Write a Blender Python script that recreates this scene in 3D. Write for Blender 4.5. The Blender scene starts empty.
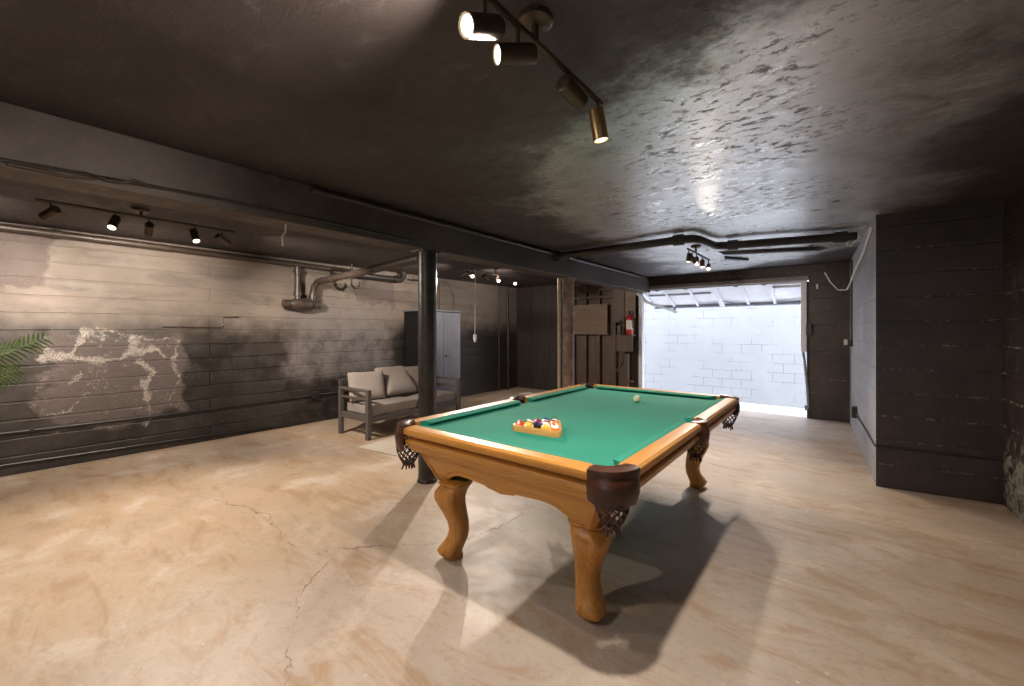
import bpy, bmesh, math, random
from mathutils import Vector, Matrix
random.seed(7)
PI = math.pi
SC = bpy.context.scene
COL = SC.collection

# ------------------------------------------------------------------ mesh building
class MB:
    def __init__(s):
        s.bm = bmesh.new()
    def face(s, pts):
        try:
            return s.bm.faces.new([s.bm.verts.new(p) for p in pts])
        except ValueError:
            return None
    def grid(s, rows, closed_u=False, closed_v=False, cap=False):
        """rows: list of rings of points; quads between them"""
        vs = [[s.bm.verts.new(p) for p in r] for r in rows]
        n = len(vs); m = len(vs[0])
        for i in range(n if closed_v else n - 1):
            for j in range(m if closed_u else m - 1):
                a, b = vs[i], vs[(i + 1) % n]
                s.bm.faces.new((a[j], a[(j + 1) % m], b[(j + 1) % m], b[j]))
        if cap:
            s.bm.faces.new(list(reversed(vs[0]))); s.bm.faces.new(vs[-1])
        return s
    def box(s, x0, x1, y0, y1, z0, z1, bev=0.0, M=None):
        tmp = bmesh.new()
        bmesh.ops.create_cube(tmp, size=1)
        for v in tmp.verts:
            v.co = Vector(((x0 + x1) / 2 + v.co.x * (x1 - x0), (y0 + y1) / 2 + v.co.y * (y1 - y0), (z0 + z1) / 2 + v.co.z * (z1 - z0)))
        if bev:
            bmesh.ops.bevel(tmp, geom=list(tmp.edges), offset=bev, segments=2, profile=0.5, affect='EDGES')
        s.merge(tmp, M)
        return s
    def merge(s, tmp, M=None):
        if M is not None:
            bmesh.ops.transform(tmp, matrix=M, verts=tmp.verts)
        mp = {v: s.bm.verts.new(v.co) for v in tmp.verts}
        for f in tmp.faces:
            s.bm.faces.new([mp[v] for v in f.verts])
        tmp.free()
    def prism(s, poly, z0, z1):
        return s.grid([[(x, y, z0) for x, y in poly], [(x, y, z1) for x, y in poly]], closed_u=True, cap=True)
    def tube(s, path, r, n=10, cap=True):
        path = [Vector(p) for p in path]
        rs = r if isinstance(r, (list, tuple)) else [r] * len(path)
        rows = []
        up = None
        for i, p in enumerate(path):
            if i == 0: t = path[1] - p
            elif i == len(path) - 1: t = p - path[i - 1]
            else: t = (path[i + 1] - p).normalized() + (p - path[i - 1]).normalized()
            t.normalize()
            if up is None:
                up = Vector((0, 0, 1)) if abs(t.z) < .9 else Vector((1, 0, 0))
            a = t.cross(up).normalized(); b = a.cross(t).normalized(); up = b
            k = 1.0
            if 0 < i < len(path) - 1:
                c = (path[i + 1] - p).normalized().dot((p - path[i - 1]).normalized())
                k = min(1.4, 1 / max(.5, math.sqrt((1 + c) / 2)))
            rows.append([p + (a * math.cos(2 * PI * j / n) + b * math.sin(2 * PI * j / n)) * rs[i] * (k if False else 1) for j in range(n)])
        s.grid(rows, closed_u=True, cap=cap)
        return s
    def lathe(s, prof, c=(0, 0, 0), n=24, axis=(0, 0, 1)):
        """prof: (r, h) along axis from c"""
        c = Vector(c); ax = Vector(axis).normalized()
        u = ax.cross(Vector((0, 0, 1)) if abs(ax.z) < .9 else Vector((1, 0, 0))).normalized(); w = ax.cross(u)
        rows = [[c + ax * h + (u * math.cos(2 * PI * j / n) + w * math.sin(2 * PI * j / n)) * max(r, 1e-5) for j in range(n)] for r, h in prof]
        s.grid(rows, closed_u=True, cap=True)
        return s
    def build(s, name, m, parent=None, smooth=False, angle=None):
        bmesh.ops.remove_doubles(s.bm, verts=s.bm.verts, dist=1e-6)
        bmesh.ops.recalc_face_normals(s.bm, faces=s.bm.faces)
        me = bpy.data.meshes.new(name)
        s.bm.to_mesh(me); s.bm.free()
        me.materials.append(m)
        if smooth:
            for p in me.polygons: p.use_smooth = True
            me.set_sharp_from_angle(angle=math.radians(angle or 40))
        o = bpy.data.objects.new(name, me)
        COL.objects.link(o)
        if parent is not None: o.parent = parent
        return o

def thing(name, label, cat, loc=(0, 0, 0), rz=0, group=None):
    o = bpy.data.objects.new(name, None)
    o.empty_display_size = .1
    COL.objects.link(o)
    o.location = loc; o.rotation_euler = (0, 0, rz)
    return tag(o, label, cat, group)
def tag(o, label, cat, group=None):
    o['label'] = label; o['category'] = cat
    if group: o['group'] = group
    return o
def struct(o):
    o['kind'] = 'structure'
    return o

# ------------------------------------------------------------------ materials
class NT:
    def __init__(s, name):
        s.m = bpy.data.materials.new(name); s.m.use_nodes = True
        s.t = s.m.node_tree; s.b = s.t.nodes['Principled BSDF']
    def n(s, typ, ins=None, **kw):
        nd = s.t.nodes.new('ShaderNode' + typ)
        for k, v in kw.items(): setattr(nd, k, v)
        for k, v in (ins or {}).items(): s.set(nd.inputs[k], v)
        return nd
    def set(s, sock, v):
        if isinstance(v, bpy.types.NodeSocket): s.t.links.new(v, sock)
        elif isinstance(v, (tuple, list)):
            sock.default_value = tuple(v) + ((1,) if len(v) == 3 and sock.type == 'RGBA' else ())
        else: sock.default_value = v
    def math(s, op, a, b=0.0, c=0.0, clamp=False):
        nd = s.n('Math', {0: a, 1: b, 2: c}, operation=op, use_clamp=clamp)
        return nd.outputs[0]
    def mix(s, f, a, b, blend='MIX'):
        nd = s.n('Mix', None, data_type='RGBA', blend_type=blend)
        s.set(nd.inputs[0], f); s.set(nd.inputs[6], a); s.set(nd.inputs[7], b)
        return nd.outputs[2]
    def ramp(s, f, x0, x1, y0=0.0, y1=1.0):
        nd = s.n('MapRange', {0: f, 1: x0, 2: x1, 3: y0, 4: y1}, clamp=True, interpolation_type='SMOOTHSTEP')
        return nd.outputs[0]
    def co(s):
        return s.n('TexCoord').outputs['Object']
    def noise(s, vec, scale, detail=4, rough=.55, dist=0.0):
        return s.n('TexNoise', {'Vector': vec, 'Scale': scale, 'Detail': detail, 'Roughness': rough, 'Distortion': dist}).outputs[0]
    def mapping(s, vec, scale=(1, 1, 1), rot=(0, 0, 0), loc=(0, 0, 0)):
        return s.n('Mapping', {'Vector': vec, 'Scale': scale, 'Rotation': rot, 'Location': loc}).outputs[0]
    def sep(s, vec):
        return s.n('SeparateXYZ', {0: vec}).outputs
    def comb(s, x, y, z):
        return s.n('CombineXYZ', {0: x, 1: y, 2: z}).outputs[0]
    def bump(s, h, strength=.3, dist=.02, prev=None):
        nd = s.n('Bump', {'Height': h, 'Strength': strength, 'Distance': dist})
        if prev is not None: s.set(nd.inputs['Normal'], prev)
        return nd.outputs[0]
    def polydist(s, px, py, polys):
        dist = None
        for poly in polys:
            for (ax, ay), (bx, by) in zip(poly, poly[1:]):
                ex, ey = bx - ax, by - ay; L2 = ex * ex + ey * ey
                rx, ry = s.math('SUBTRACT', px, ax), s.math('SUBTRACT', py, ay)
                h = s.math('ADD', s.math('MULTIPLY', rx, ex / L2), s.math('MULTIPLY', ry, ey / L2), clamp=True)
                qx = s.math('MULTIPLY_ADD', h, -ex, rx); qy = s.math('MULTIPLY_ADD', h, -ey, ry)
                dd = s.math('SQRT', s.math('ADD', s.math('MULTIPLY', qx, qx), s.math('MULTIPLY', qy, qy)))
                dist = dd if dist is None else s.math('MINIMUM', dist, dd)
        return dist
    def done(s, color=None, rough=None, metal=None, normal=None, ior=None, spec=None, coat=None, em=None, ems=None, sheen=None):
        for k, v in (('Base Color', color), ('Roughness', rough), ('Metallic', metal), ('Normal', normal), ('IOR', ior), ('Specular IOR Level', spec),
                     ('Coat Weight', coat), ('Emission Color', em), ('Emission Strength', ems), ('Sheen Weight', sheen)):
            if v is not None: s.set(s.b.inputs[k], v)
        return s.m

def plain(name, c, rough=.6, metal=0.0, var=.12, scale=30, bump=.0, coat=None, ior=None):
    t = NT(name); co = t.co()
    nz = t.noise(co, scale, 4)
    col = t.mix(t.ramp(nz, .3, .7), tuple(x * (1 - var) for x in c), tuple(min(1, x * (1 + var)) for x in c))
    nm = t.bump(nz, bump, .004) if bump else None
    return t.done(col, rough, metal, nm, coat=coat, ior=ior)

def wood(name, c0, c1, scale=6, axis=1, rough=.42, coat=.12):
    t = NT(name); co = t.co()
    sc = [10, 10, 10]; sc[axis] = .7
    v = t.mapping(co, tuple(sc))
    nz = t.noise(v, scale, 6, .6, .4)
    fine = t.noise(t.mapping(co, tuple(x * 6 for x in sc)), scale, 3)
    col = t.mix(t.ramp(nz, .3, .7), c0, c1)
    col = t.mix(t.ramp(fine, .45, .75, 0, .3), col, tuple(x * .6 for x in c0))
    return t.done(col, rough, 0, t.bump(fine, .05, .002), coat=coat)

def block_paint(name, dark, light, uv, bw, bh, rough=(.35, .6), mort=.012, bumps=.5, line_dark=.6, ior=1.5, chips=0.0, extra=None, hi=1.7):
    """painted block / board-marked concrete. uv: pair of coordinate indices"""
    t = NT(name); co = t.co(); xyz = t.sep(co)
    wob = t.noise(co, 3.5, 3)
    u = xyz[uv[0]]; v = t.math('ADD', xyz[uv[1]], t.math('MULTIPLY', t.math('SUBTRACT', wob, .5), .02))
    br = t.n('TexBrick', {'Vector': t.comb(u, v, 0.0), 'Color1': (1, 1, 1), 'Color2': (.7, .7, .7), 'Mortar': (0, 0, 0), 'Scale': 1.0, 'Mortar Size': mort,
                          'Mortar Smooth': .6, 'Brick Width': bw, 'Row Height': bh})
    fac = br.outputs['Fac']
    big = t.noise(co, 1.3, 5, .6, .5); mid = t.noise(co, 9, 6, .65); fine = t.noise(co, 70, 4, .6)
    col = t.mix(t.ramp(big, .35, .7), dark, light)
    col = t.mix(t.ramp(mid, .45, .75, 0, .45), col, tuple(min(1, x * hi) for x in light))
    gate = t.ramp(t.noise(co, 2.1, 3), .42, .6)
    col = t.mix(t.math('MULTIPLY', t.math('MULTIPLY', fac, line_dark), gate), col, tuple(x * .4 for x in dark))
    h = t.math('SUBTRACT', t.math('MULTIPLY', mid, .35), t.math('MULTIPLY', fac, .5))
    h = t.math('ADD', h, t.math('MULTIPLY', fine, .12))
    if chips:
        ch = t.math('MULTIPLY', t.ramp(t.noise(co, 38, 5, .7), .66, .7), t.ramp(t.noise(t.mapping(co, (1, 1, 2.5)), 1.9, 3), .48, .62))
        ln = t.math('MULTIPLY', t.math('MULTIPLY', t.ramp(fac, .35, .9), t.ramp(t.noise(co, 28, 5, .75), .5, .62)), t.ramp(t.noise(co, 2.6, 3), .4, .55))
        ch = t.math('MAXIMUM', ch, t.math('MULTIPLY', ln, .8))
        col = t.mix(t.math('MULTIPLY', ch, chips), col, (.5, .47, .43))
    rg = t.ramp(mid, .3, .7, rough[0], rough[1])
    if extra: col, h, rg = extra(t, co, xyz, col, h, rg)
    return t.done(col, rg, 0, t.bump(h, bumps, .012), ior=ior)

def band(t, x, a, b, soft):
    return t.math('MULTIPLY', t.ramp(x, a - soft, a + soft), t.ramp(x, b - soft, b + soft, 1.0, 0.0))

VEINS = [[(0.298, 1.044), (0.426, 1.069), (0.504, 1.065), (0.561, 1.178), (0.584, 1.31)],
         [(0.538, 1.047), (0.703, 1.005), (0.852, 1.013), (0.957, 1.114), (0.944, 1.239)], [(0.957, 1.114), (1.149, 1.125), (1.207, 1.031)],
         [(1.011, 0.987), (1.121, 0.87), (1.038, 0.733), (1.079, 0.565)]]
VEINS_FAINT = [[(0.584, 1.31), (0.679, 1.327), (0.827, 1.31)], [(0.944, 1.239), (0.852, 1.275)], [(0.957, 1.238), (1.065, 1.237), (1.355, 1.194)], [(1.079, 0.565), (1.093, 0.418), (1.065, 0.277)],
               [(0.561, 0.881), (0.482, 0.79)], [(0.703, 1.344), (0.715, 1.242)], [(0.319, 0.507), (0.493, 0.528), (0.527, 0.605)], [(0.298, 1.044), (0.362, 1.136)], [(1.355, 1.194), (1.295, 0.989), (1.355, 0.757), (1.265, 0.541)]]
def left_extra(t, co, xyz, col, h, rg):
    y, z = xyz[1], xyz[2]
    wy = t.math('ADD', y, t.math('MULTIPLY', t.math('SUBTRACT', t.noise(co, 5, 5), .5), .5))
    wz = t.math('ADD', z, t.math('MULTIPLY', t.math('SUBTRACT', t.noise(t.mapping(co, loc=(3, 9, 4)), 5, 5), .5), .45))
    # upper boards mixed toward a paler taupe
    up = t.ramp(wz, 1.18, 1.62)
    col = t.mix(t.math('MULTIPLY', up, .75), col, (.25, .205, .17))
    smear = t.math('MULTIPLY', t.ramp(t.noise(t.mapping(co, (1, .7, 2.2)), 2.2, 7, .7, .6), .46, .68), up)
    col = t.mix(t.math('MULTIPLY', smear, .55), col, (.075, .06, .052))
    # rough unpainted render patch near the top
    p1 = t.math('MULTIPLY', band(t, wy, -1.2, .32, .03), band(t, wz, 1.72, 2.3, .03))
    p2 = t.math('MULTIPLY', band(t, wy, 3.55, 4.3, .03), band(t, wz, 1.78, 2.16, .03))
    pm = t.math('MAXIMUM', p1, p2)
    col = t.mix(pm, col, (.135, .105, .095))
    # blown render with white efflorescence
    reg = t.math('MULTIPLY', band(t, wy, .33, 1.42, .05), band(t, wz, .36, 1.25, .05))
    col = t.mix(t.math('MULTIPLY', reg, .6), col, (.14, .108, .098))
    d1 = t.math('MULTIPLY', t.math('SUBTRACT', t.noise(co, 9, 6, .7), .5), .20)
    d2 = t.math('MULTIPLY', t.math('SUBTRACT', t.noise(t.mapping(co, loc=(7, 2, 5)), 9, 6, .7), .5), .20)
    vy, vz = t.math('ADD', y, d1), t.math('ADD', z, d2)
    wide = t.ramp(t.noise(co, 4, 3), .38, .68, .010, .042)
    grain = t.ramp(t.noise(co, 42, 6, .8), .44, .58)
    v1 = t.math('SUBTRACT', 1.0, t.math('DIVIDE', t.polydist(vy, vz, VEINS), t.math('MULTIPLY', wide, 1.7)), clamp=True)
    v1 = t.math('MULTIPLY', t.ramp(v1, .0, .75), t.ramp(t.noise(co, 85, 6, .85), .36, .66))
    v2 = t.math('SUBTRACT', 1.0, t.math('DIVIDE', t.polydist(vy, vz, VEINS_FAINT), t.math('MULTIPLY', wide, .7)), clamp=True)
    v2 = t.math('MULTIPLY', t.math('MULTIPLY', t.ramp(v2, .02, .55), grain), .6)
    speck = t.math('MULTIPLY', t.math('MULTIPLY', t.ramp(t.noise(co, 34, 6, .8), .6, .66), band(t, z, .08, 1.2, .1)), t.ramp(t.noise(co, 2.2, 4), .42, .6))
    dust = t.math('MULTIPLY', t.math('MULTIPLY', t.ramp(t.noise(co, 24, 7, .8), .54, .64), reg), t.ramp(t.noise(co, 3.2, 4), .44, .6))
    w = t.math('MAXIMUM', t.math('MAXIMUM', v1, v2), t.math('MAXIMUM', t.math('MULTIPLY', speck, .35), t.math('MULTIPLY', dust, .5)))
    col = t.mix(t.math('MULTIPLY', w, .82), col, (.60, .54, .48))
    # scuffed patches further along
    q = t.math('MULTIPLY', band(t, wy, 2.55, 4.2, .15), band(t, wz, .65, 1.7, .12))
    col = t.mix(t.math('MULTIPLY', q, t.ramp(t.noise(co, 4, 7, .75), .28, .62, .15, .9)), col, (.185, .163, .158))
    h = t.math('ADD', h, t.math('MULTIPLY', t.math('MULTIPLY', t.math('MAXIMUM', reg, pm), t.noise(co, 26, 6, .7)), 1.1))
    rg = t.math('ADD', rg, t.math('MULTIPLY', t.math('MAXIMUM', t.math('MAXIMUM', reg, pm), up), .22), clamp=True)
    return col, h, rg

def right_extra(t, co, xyz, col, h, rg):
    wz = t.math('ADD', xyz[2], t.math('MULTIPLY', t.math('SUBTRACT', t.noise(co, 6, 6, .7), .5), .7))
    low = t.math('MULTIPLY', t.ramp(wz, .62, .35), t.ramp(t.noise(co, 14, 6, .75), .42, .58))
    return t.mix(t.math('MULTIPLY', low, .7), col, (.38, .35, .31)), h, rg
M = {}
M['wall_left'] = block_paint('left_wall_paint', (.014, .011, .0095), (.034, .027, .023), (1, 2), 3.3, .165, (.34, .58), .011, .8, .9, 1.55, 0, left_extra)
M['wall_dark'] = block_paint('dark_block_paint', (.028, .019, .016), (.052, .037, .032), (0, 2), 3.0, .2, (.34, .6), .011, .6, .3, 1.5, .4)
M['wall_right'] = block_paint('near_wall_paint', (.03, .021, .018), (.055, .041, .036), (1, 2), 1.6, .2, (.38, .6), .013, .8, .5, 1.5, .9, right_extra)
M['wall_side_daylit'] = block_paint('side_block_daylit', (.22, .215, .225), (.31, .305, .32), (1, 2), .8, .2, (.38, .6), .011, .4, .5, 1.6, .2)  # dark wall face lightened: daylight sheen put into its colour
M['beam'] = block_paint('beam_paint', (.042, .031, .026), (.08, .061, .052), (1, 2), 30, 5, (.4, .65), .002, .9, .2, 1.5, .25)
M['white_block'] = block_paint('white_block_paint', (.205, .203, .203), (.222, .22, .22), (0, 2), .4, .2, (.6, .8), .008, .12, .75, hi=1.02)

def ceiling_mat():
    t = NT('ceiling_paint'); co = t.co()
    st = t.mapping(co, (2.6, 4.2, 1), (0, 0, .35))
    big = t.noise(co, .9, 5, .6, .6); mid = t.noise(st, 2.2, 8, .68, .5); fine = t.noise(co, 38, 6, .65)
    tro = t.noise(t.mapping(co, (5, 13, 1), (0, 0, .35)), 2.2, 7, .75, 1.2)
    x, y, z = t.sep(co)
    col = t.mix(t.ramp(big, .3, .7), (.036, .028, .0265), (.06, .049, .0475))
    col = t.mix(t.ramp(mid, .54, .72, 0, .5), col, (.12, .11, .112))
    # daylight sheen put into the colour over the middle of the bay
    wx_ = t.math('ADD', x, t.math('MULTIPLY', t.math('SUBTRACT', t.noise(co, 1.5, 6, .7), .5), 1.6)); wy_ = t.math('ADD', y, t.math('MULTIPLY', t.math('SUBTRACT', t.noise(t.mapping(co, loc=(8, 3, 1)), 1.5, 6, .7), .5), 1.6))
    sheen_tint = t.math('MULTIPLY', band(t, wx_, -1.75, -.05, .5), band(t, wy_, 1.5, 4.6, .6))
    col = t.mix(t.math('MULTIPLY', sheen_tint, t.ramp(t.noise(st, 4, 8, .7), .3, .62, .25, .9)), col, (.13, .125, .13))
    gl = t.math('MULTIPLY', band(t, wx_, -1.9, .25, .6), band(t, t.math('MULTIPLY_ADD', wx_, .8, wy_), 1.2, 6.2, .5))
    peel = t.math('MULTIPLY', t.ramp(t.noise(st, 5.2, 8, .75, .3), .51, .60), t.math('MAXIMUM', t.ramp(t.noise(co, .9, 3), .42, .54), t.math('MULTIPLY', band(t, wx_, -1.2, -.1, .2), band(t, wy_, 1.6, 2.8, .3))))
    peel = t.math('MULTIPLY', peel, t.ramp(gl, 0, 1, .22, 1))
    col = t.mix(t.math('MULTIPLY', peel, .8), col, (.035, .027, .025))
    rg = t.math('ADD', t.ramp(mid, .3, .7, .26, .42), t.math('MULTIPLY', peel, .3), clamp=True)
    h = t.math('ADD', t.math('MULTIPLY', fine, .45), t.math('MULTIPLY', tro, .9))
    h = t.math('SUBTRACT', h, t.math('MULTIPLY', peel, .45))
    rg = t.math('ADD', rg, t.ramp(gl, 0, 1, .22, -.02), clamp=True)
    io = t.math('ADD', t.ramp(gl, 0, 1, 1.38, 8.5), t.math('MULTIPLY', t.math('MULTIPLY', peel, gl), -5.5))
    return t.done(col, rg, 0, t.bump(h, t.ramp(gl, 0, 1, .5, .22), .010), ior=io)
M['ceiling'] = ceiling_mat()

CRACKS = [[(-3.992, 1.041), (-3.503, 1.192), (-3.177, 1.239), (-2.805, 1.171), (-2.609, 1.17), (-2.429, 1.284), (-2.136, 1.576), (-1.953, 1.738)],
          [(-2.45, 1.26), (-2.313, 1.223), (-2.157, .993), (-1.933, .85), (-1.625, .686)],
          [(-1.9, 1.7), (-1.871, 1.787), (-1.83, 2.066), (-1.787, 2.246), (-1.799, 2.376), (-1.872, 2.535), (-2.1, 2.9)]]
def floor_mat():
    t = NT('worn_concrete'); co = t.co(); x, y, z = t.sep(co)
    big = t.noise(co, .55, 5, .6, .7); mid = t.noise(co, 2.4, 7, .65, .5); fine = t.noise(co, 60, 5, .7)
    st = t.noise(t.mapping(co, (.8, 2.6, 1), (0, 0, .5)), 2.0, 7, .7, .8)
    col = t.mix(t.ramp(big, .35, .66), (.45, .355, .28), (.46, .335, .225))
    # greyer, smoother strip around the middle bay
    gx = band(t, t.math('ADD', x, t.math('MULTIPLY', mid, .7)), -2.0, .6, .6)
    col = t.mix(t.math('MULTIPLY', gx, .7), col, (.44, .385, .34))
    col = t.mix(t.ramp(st, .48, .66, 0, .75), col, (.36, .225, .125))
    col = t.mix(t.ramp(mid, .50, .68, 0, .65), col, (.57, .49, .42))
    col = t.mix(t.ramp(t.noise(t.mapping(co, (1.2, 2.0, 1), (0, 0, -.4)), 6, 8, .75, .3), .52, .66, 0, .5), col, (.33, .26, .19))
    col = t.mix(t.ramp(t.noise(co, 1.1, 6, .7), .54, .68, 0, .5), col, (.30, .235, .17))
    col = t.mix(t.ramp(t.noise(co, 30, 6, .8), .5, .66, 0, .38), col, (.30, .225, .165))
    # pits and paint flecks
    pit = t.math('MULTIPLY', t.ramp(t.noise(co, 17, 4, .6), .68, .73), t.ramp(t.noise(co, 1.2, 3), .46, .6))
    col = t.mix(t.math('MULTIPLY', pit, .75), col, (.16, .12, .09))
    fl = t.math('MULTIPLY', t.ramp(t.noise(t.mapping(co, loc=(4, 2, 0)), 13, 4, .6), .70, .73), t.ramp(t.noise(co, .9, 3), .45, .58))
    col = t.mix(t.math('MULTIPLY', fl, .7), col, (.74, .68, .6))
    # cracks, as lines of their own shape on the slab
    d1 = t.math('MULTIPLY', t.math('SUBTRACT', t.noise(co, 7, 4, .7), .5), .16)
    d2 = t.math('MULTIPLY', t.math('SUBTRACT', t.noise(t.mapping(co, loc=(5, 1, 0)), 7, 4, .7), .5), .16)
    px, py = t.math('ADD', x, d1), t.math('ADD', y, d2)
    dist = t.polydist(px, py, CRACKS)
    wid = t.ramp(t.noise(co, 5, 3), .35, .7, .0015, .008)
    crack = t.math('SUBTRACT', 1.0, t.math('DIVIDE', dist, wid), clamp=True)
    crack = t.math('MULTIPLY', t.ramp(crack, 0, .5), t.ramp(t.noise(co, 3, 3), .36, .5, .25, 1))
    col = t.mix(t.math('MULTIPLY', crack, .85), col, (.12, .085, .06))
    # darker edge along the left wall
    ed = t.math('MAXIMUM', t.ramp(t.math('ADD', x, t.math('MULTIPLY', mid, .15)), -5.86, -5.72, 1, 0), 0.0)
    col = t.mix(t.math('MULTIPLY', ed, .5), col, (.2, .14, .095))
    rg = t.math('ADD', t.ramp(mid, .3, .7, .33, .55), t.math('MULTIPLY', fine, .1))
    hh = t.math('SUBTRACT', t.math('ADD', t.math('MULTIPLY', mid, .6), t.math('MULTIPLY', fine, .12)), t.math('MULTIPLY', crack, .5))
    return t.done(col, rg, 0, t.bump(hh, .35, .014), ior=1.45)
M['floor'] = floor_mat()

M['oak'] = wood('honey_oak_long', (.44, .195, .034), (.54, .25, .05), 5, 1)
M['oak_x'] = wood('honey_oak_cross', (.44, .195, .034), (.54, .25, .05), 5, 0)
M['oak_z'] = wood('honey_oak_upright', (.36, .150, .024), (.52, .235, .045), 5, 2)
M['rack_wood'] = wood('rack_wood', (.55, .27, .07), (.66, .38, .13), 8, 0)
def leather():
    t = NT('brown_leather'); co = t.co(); nz = t.noise(co, 45, 5, .6); b = t.noise(co, 8, 3)
    return t.done(t.mix(t.ramp(b, .3, .7), (.036, .011, .006), (.075, .025, .012)), .36, 0, t.bump(nz, .2, .003))
M['leather'] = leather()
def felt(name, a, b):
    t = NT(name); co = t.co(); nz = t.noise(co, 3, 5); f = t.noise(co, 250, 3)
    col = t.mix(t.ramp(nz, .3, .7), a, b)
    return t.done(col, .9, 0, t.bump(f, .08, .002))
M['felt'] = felt('green_felt', (.004, .195, .135), (.006, .22, .15))
M['fabric'] = felt('taupe_fabric', (.245, .208, .185), (.30, .26, .232))
M['fabric2'] = felt('sand_fabric', (.29, .25, .222), (.36, .315, .28))
M['rug'] = felt('pale_rug', (.47, .41, .34), (.56, .5, .42))
M['sofa_metal'] = plain('grey_coated_metal', (.105, .09, .082), .45, .2)
M['wardrobe'] = plain('slate_paint', (.17, .175, .21), .4, 0, .1, 5)
M['wardrobe_shade'] = plain('shade_black_board', (.003, .003, .003), .95)  # shade on the wardrobe side put into the colour
M['black_iron'] = plain('black_painted_iron', (.022, .019, .018), .42, 0, .3, 20, .25)
M['brown_iron'] = plain('brown_painted_iron', (.05, .036, .028), .4, 0, .3, 20, .3)
M['post'] = plain('black_painted_post', (.03, .025, .023), .38, 0, .4, 14, .6)
M['post_brown'] = plain('brown_stained_post', (.22, .16, .13), .5, 0, .35, 10, .5)
M['pale_pipe'] = plain('pale_plastic_pipe', (.5, .44, .37), .45)
M['brass'] = plain('aged_brass', (.50, .34, .16), .32, .9, .08)
M['bronze'] = plain('dark_bronze', (.10, .075, .055), .38, .7, .1)
M['white_metal'] = plain('white_painted_metal', (.62, .63, .67), .5, 0, .08)
M['grey_metal'] = plain('grey_painted_metal', (.22, .23, .27), .5, .1)
M['door_skin'] = plain('white_door_skin', (.68, .69, .73), .55, 0, .05, 4)
M['white_plastic'] = plain('white_plastic', (.7, .68, .64), .4)
M['black_plastic'] = plain('black_plastic', (.015, .014, .014), .45)
M['ply'] = wood('old_plywood', (.13, .085, .055), (.185, .13, .09), 3, 0, .6, 0)
M['stud'] = wood('old_brown_timber', (.06, .036, .024), (.105, .066, .044), 3, 2, .6, 0)
M['trim'] = plain('weathered_pale_trim', (.20, .175, .16), .5, 0, .2, 6)
M['panel_dark'] = wood('dark_stained_panel', (.022, .017, .015), (.04, .031, .027), 2, 2, .5, 0)
M['red'] = plain('extinguisher_red', (.42, .02, .015), .3, 0, .08)
M['label_white'] = plain('label_paper', (.72, .66, .58), .5)
M['leaf'] = plain('palm_green', (.075, .16, .022), .45, 0, .35, 12)
M['terracotta'] = plain('terracotta', (.42, .17, .09), .7)
M['soil'] = plain('potting_soil', (.03, .02, .013), .9, 0, .3, 60, .6)
M['asphalt'] = plain('driveway_concrete', (.66, .65, .64), .8, 0, .08, 6)
def emis(name, c, s):
    t = NT(name)
    return t.done((.8, .8, .8), .4, em=c, ems=s)
M['lamp_on'] = emis('glowing_lamp_glass', (1, .84, .62), 5)
M['lamp_off'] = plain('dark_lamp_glass', (.05, .045, .04), .15)

# ------------------------------------------------------------------ dimensions
XL, YB, ZC, XB = -5.94, 7.65, 2.30, -2.80
YR = -3.6

# ------------------------------------------------------------------ setting
struct(MB().box(XL - .2, 1.2, YR - .2, YB + .1, -.15, 0).build('floor', M['floor']))
struct(MB().box(XL - .2, 1.3, YR - .2, YB + .25, ZC, ZC + .2).build('ceiling', M['ceiling']))
struct(MB().box(XL - .2, XL, YR - .2, YB + .2, 0, ZC).build('wall_left', M['wall_left']))
struct(MB().box(XL, .97, YR - .2, YR, 0, ZC).build('wall_rear', M['wall_dark']))
struct(MB().prism([(.951, 4.785), (1.36, -3.8), (1.56, -3.8), (1.3, 7.9), (.951, 7.9)], 0, ZC).build('wall_right', M['wall_right']))
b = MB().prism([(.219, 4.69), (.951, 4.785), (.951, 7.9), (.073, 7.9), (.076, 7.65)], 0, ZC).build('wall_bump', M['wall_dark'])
b.data.materials.append(M['wall_side_daylit'])
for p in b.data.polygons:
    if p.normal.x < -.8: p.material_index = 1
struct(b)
struct(MB().box(-3.02, .1, YB, YB + .2, 2.10, ZC).box(-.40, .1, YB, YB + .2, 0, 2.10).build('wall_back', M['wall_dark']))
struct(MB().box(-3.0, -.40, YB - .05, YB + .02, 2.075, 2.135, .004).build('trim_1', M['trim']))
struct(MB().box(XL, -4.46, YB - .02, YB + .2, 0, ZC).build('wall_paneled', M['panel_dark']))
# panelling battens on the dark boarded wall
m = MB(); m.box(XL, -4.46, YB - .03, YB - .02, 1.17, 1.19)
for x in (-5.5, -5.02): m.box(x, x + .012, YB - .03, YB - .02, 0, ZC)
struct(m.build('trim_2', M['panel_dark']))
struct(MB().box(-4.46, -3.02, YB + .06, YB + .2, 0, ZC).build('wall_timber', M['stud']))
m = MB()
for x in (-4.44, -4.16, -3.86, -3.52, -3.24): m.box(x, x + .045, YB - .03, YB + .06, 0, ZC)
for z in (2.12, 1.96): m.box(-4.44, -3.48, YB - .02, YB + .06, z, z + .05)
m.box(-4.44, -3.48, YB - .025, YB + .06, 2.25, 2.30)
struct(m.build('trim_3', M['stud']))
struct(MB().box(XB - .22, XB, YR, YB, 2.02, ZC, .006).build('ceiling_beam', M['beam']))
# outside: sloping drive and the neighbouring block wall
m = MB(); m.grid([[(-9, 7.75, -.002), (4, 7.75, -.002)], [(-9, 10.65, -.325), (4, 10.65, -.325)], [(-9, 10.65, -.5), (4, 10.65, -.5)], [(-9, 7.75, -.2), (4, 7.75, -.2)]], closed_v=True)
struct(m.build('ground_outside', M['asphalt']))
struct(MB().box(-9, 4, 10.6, 10.8, -.4, 2.9).build('wall_outside', M['white_block']))

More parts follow.
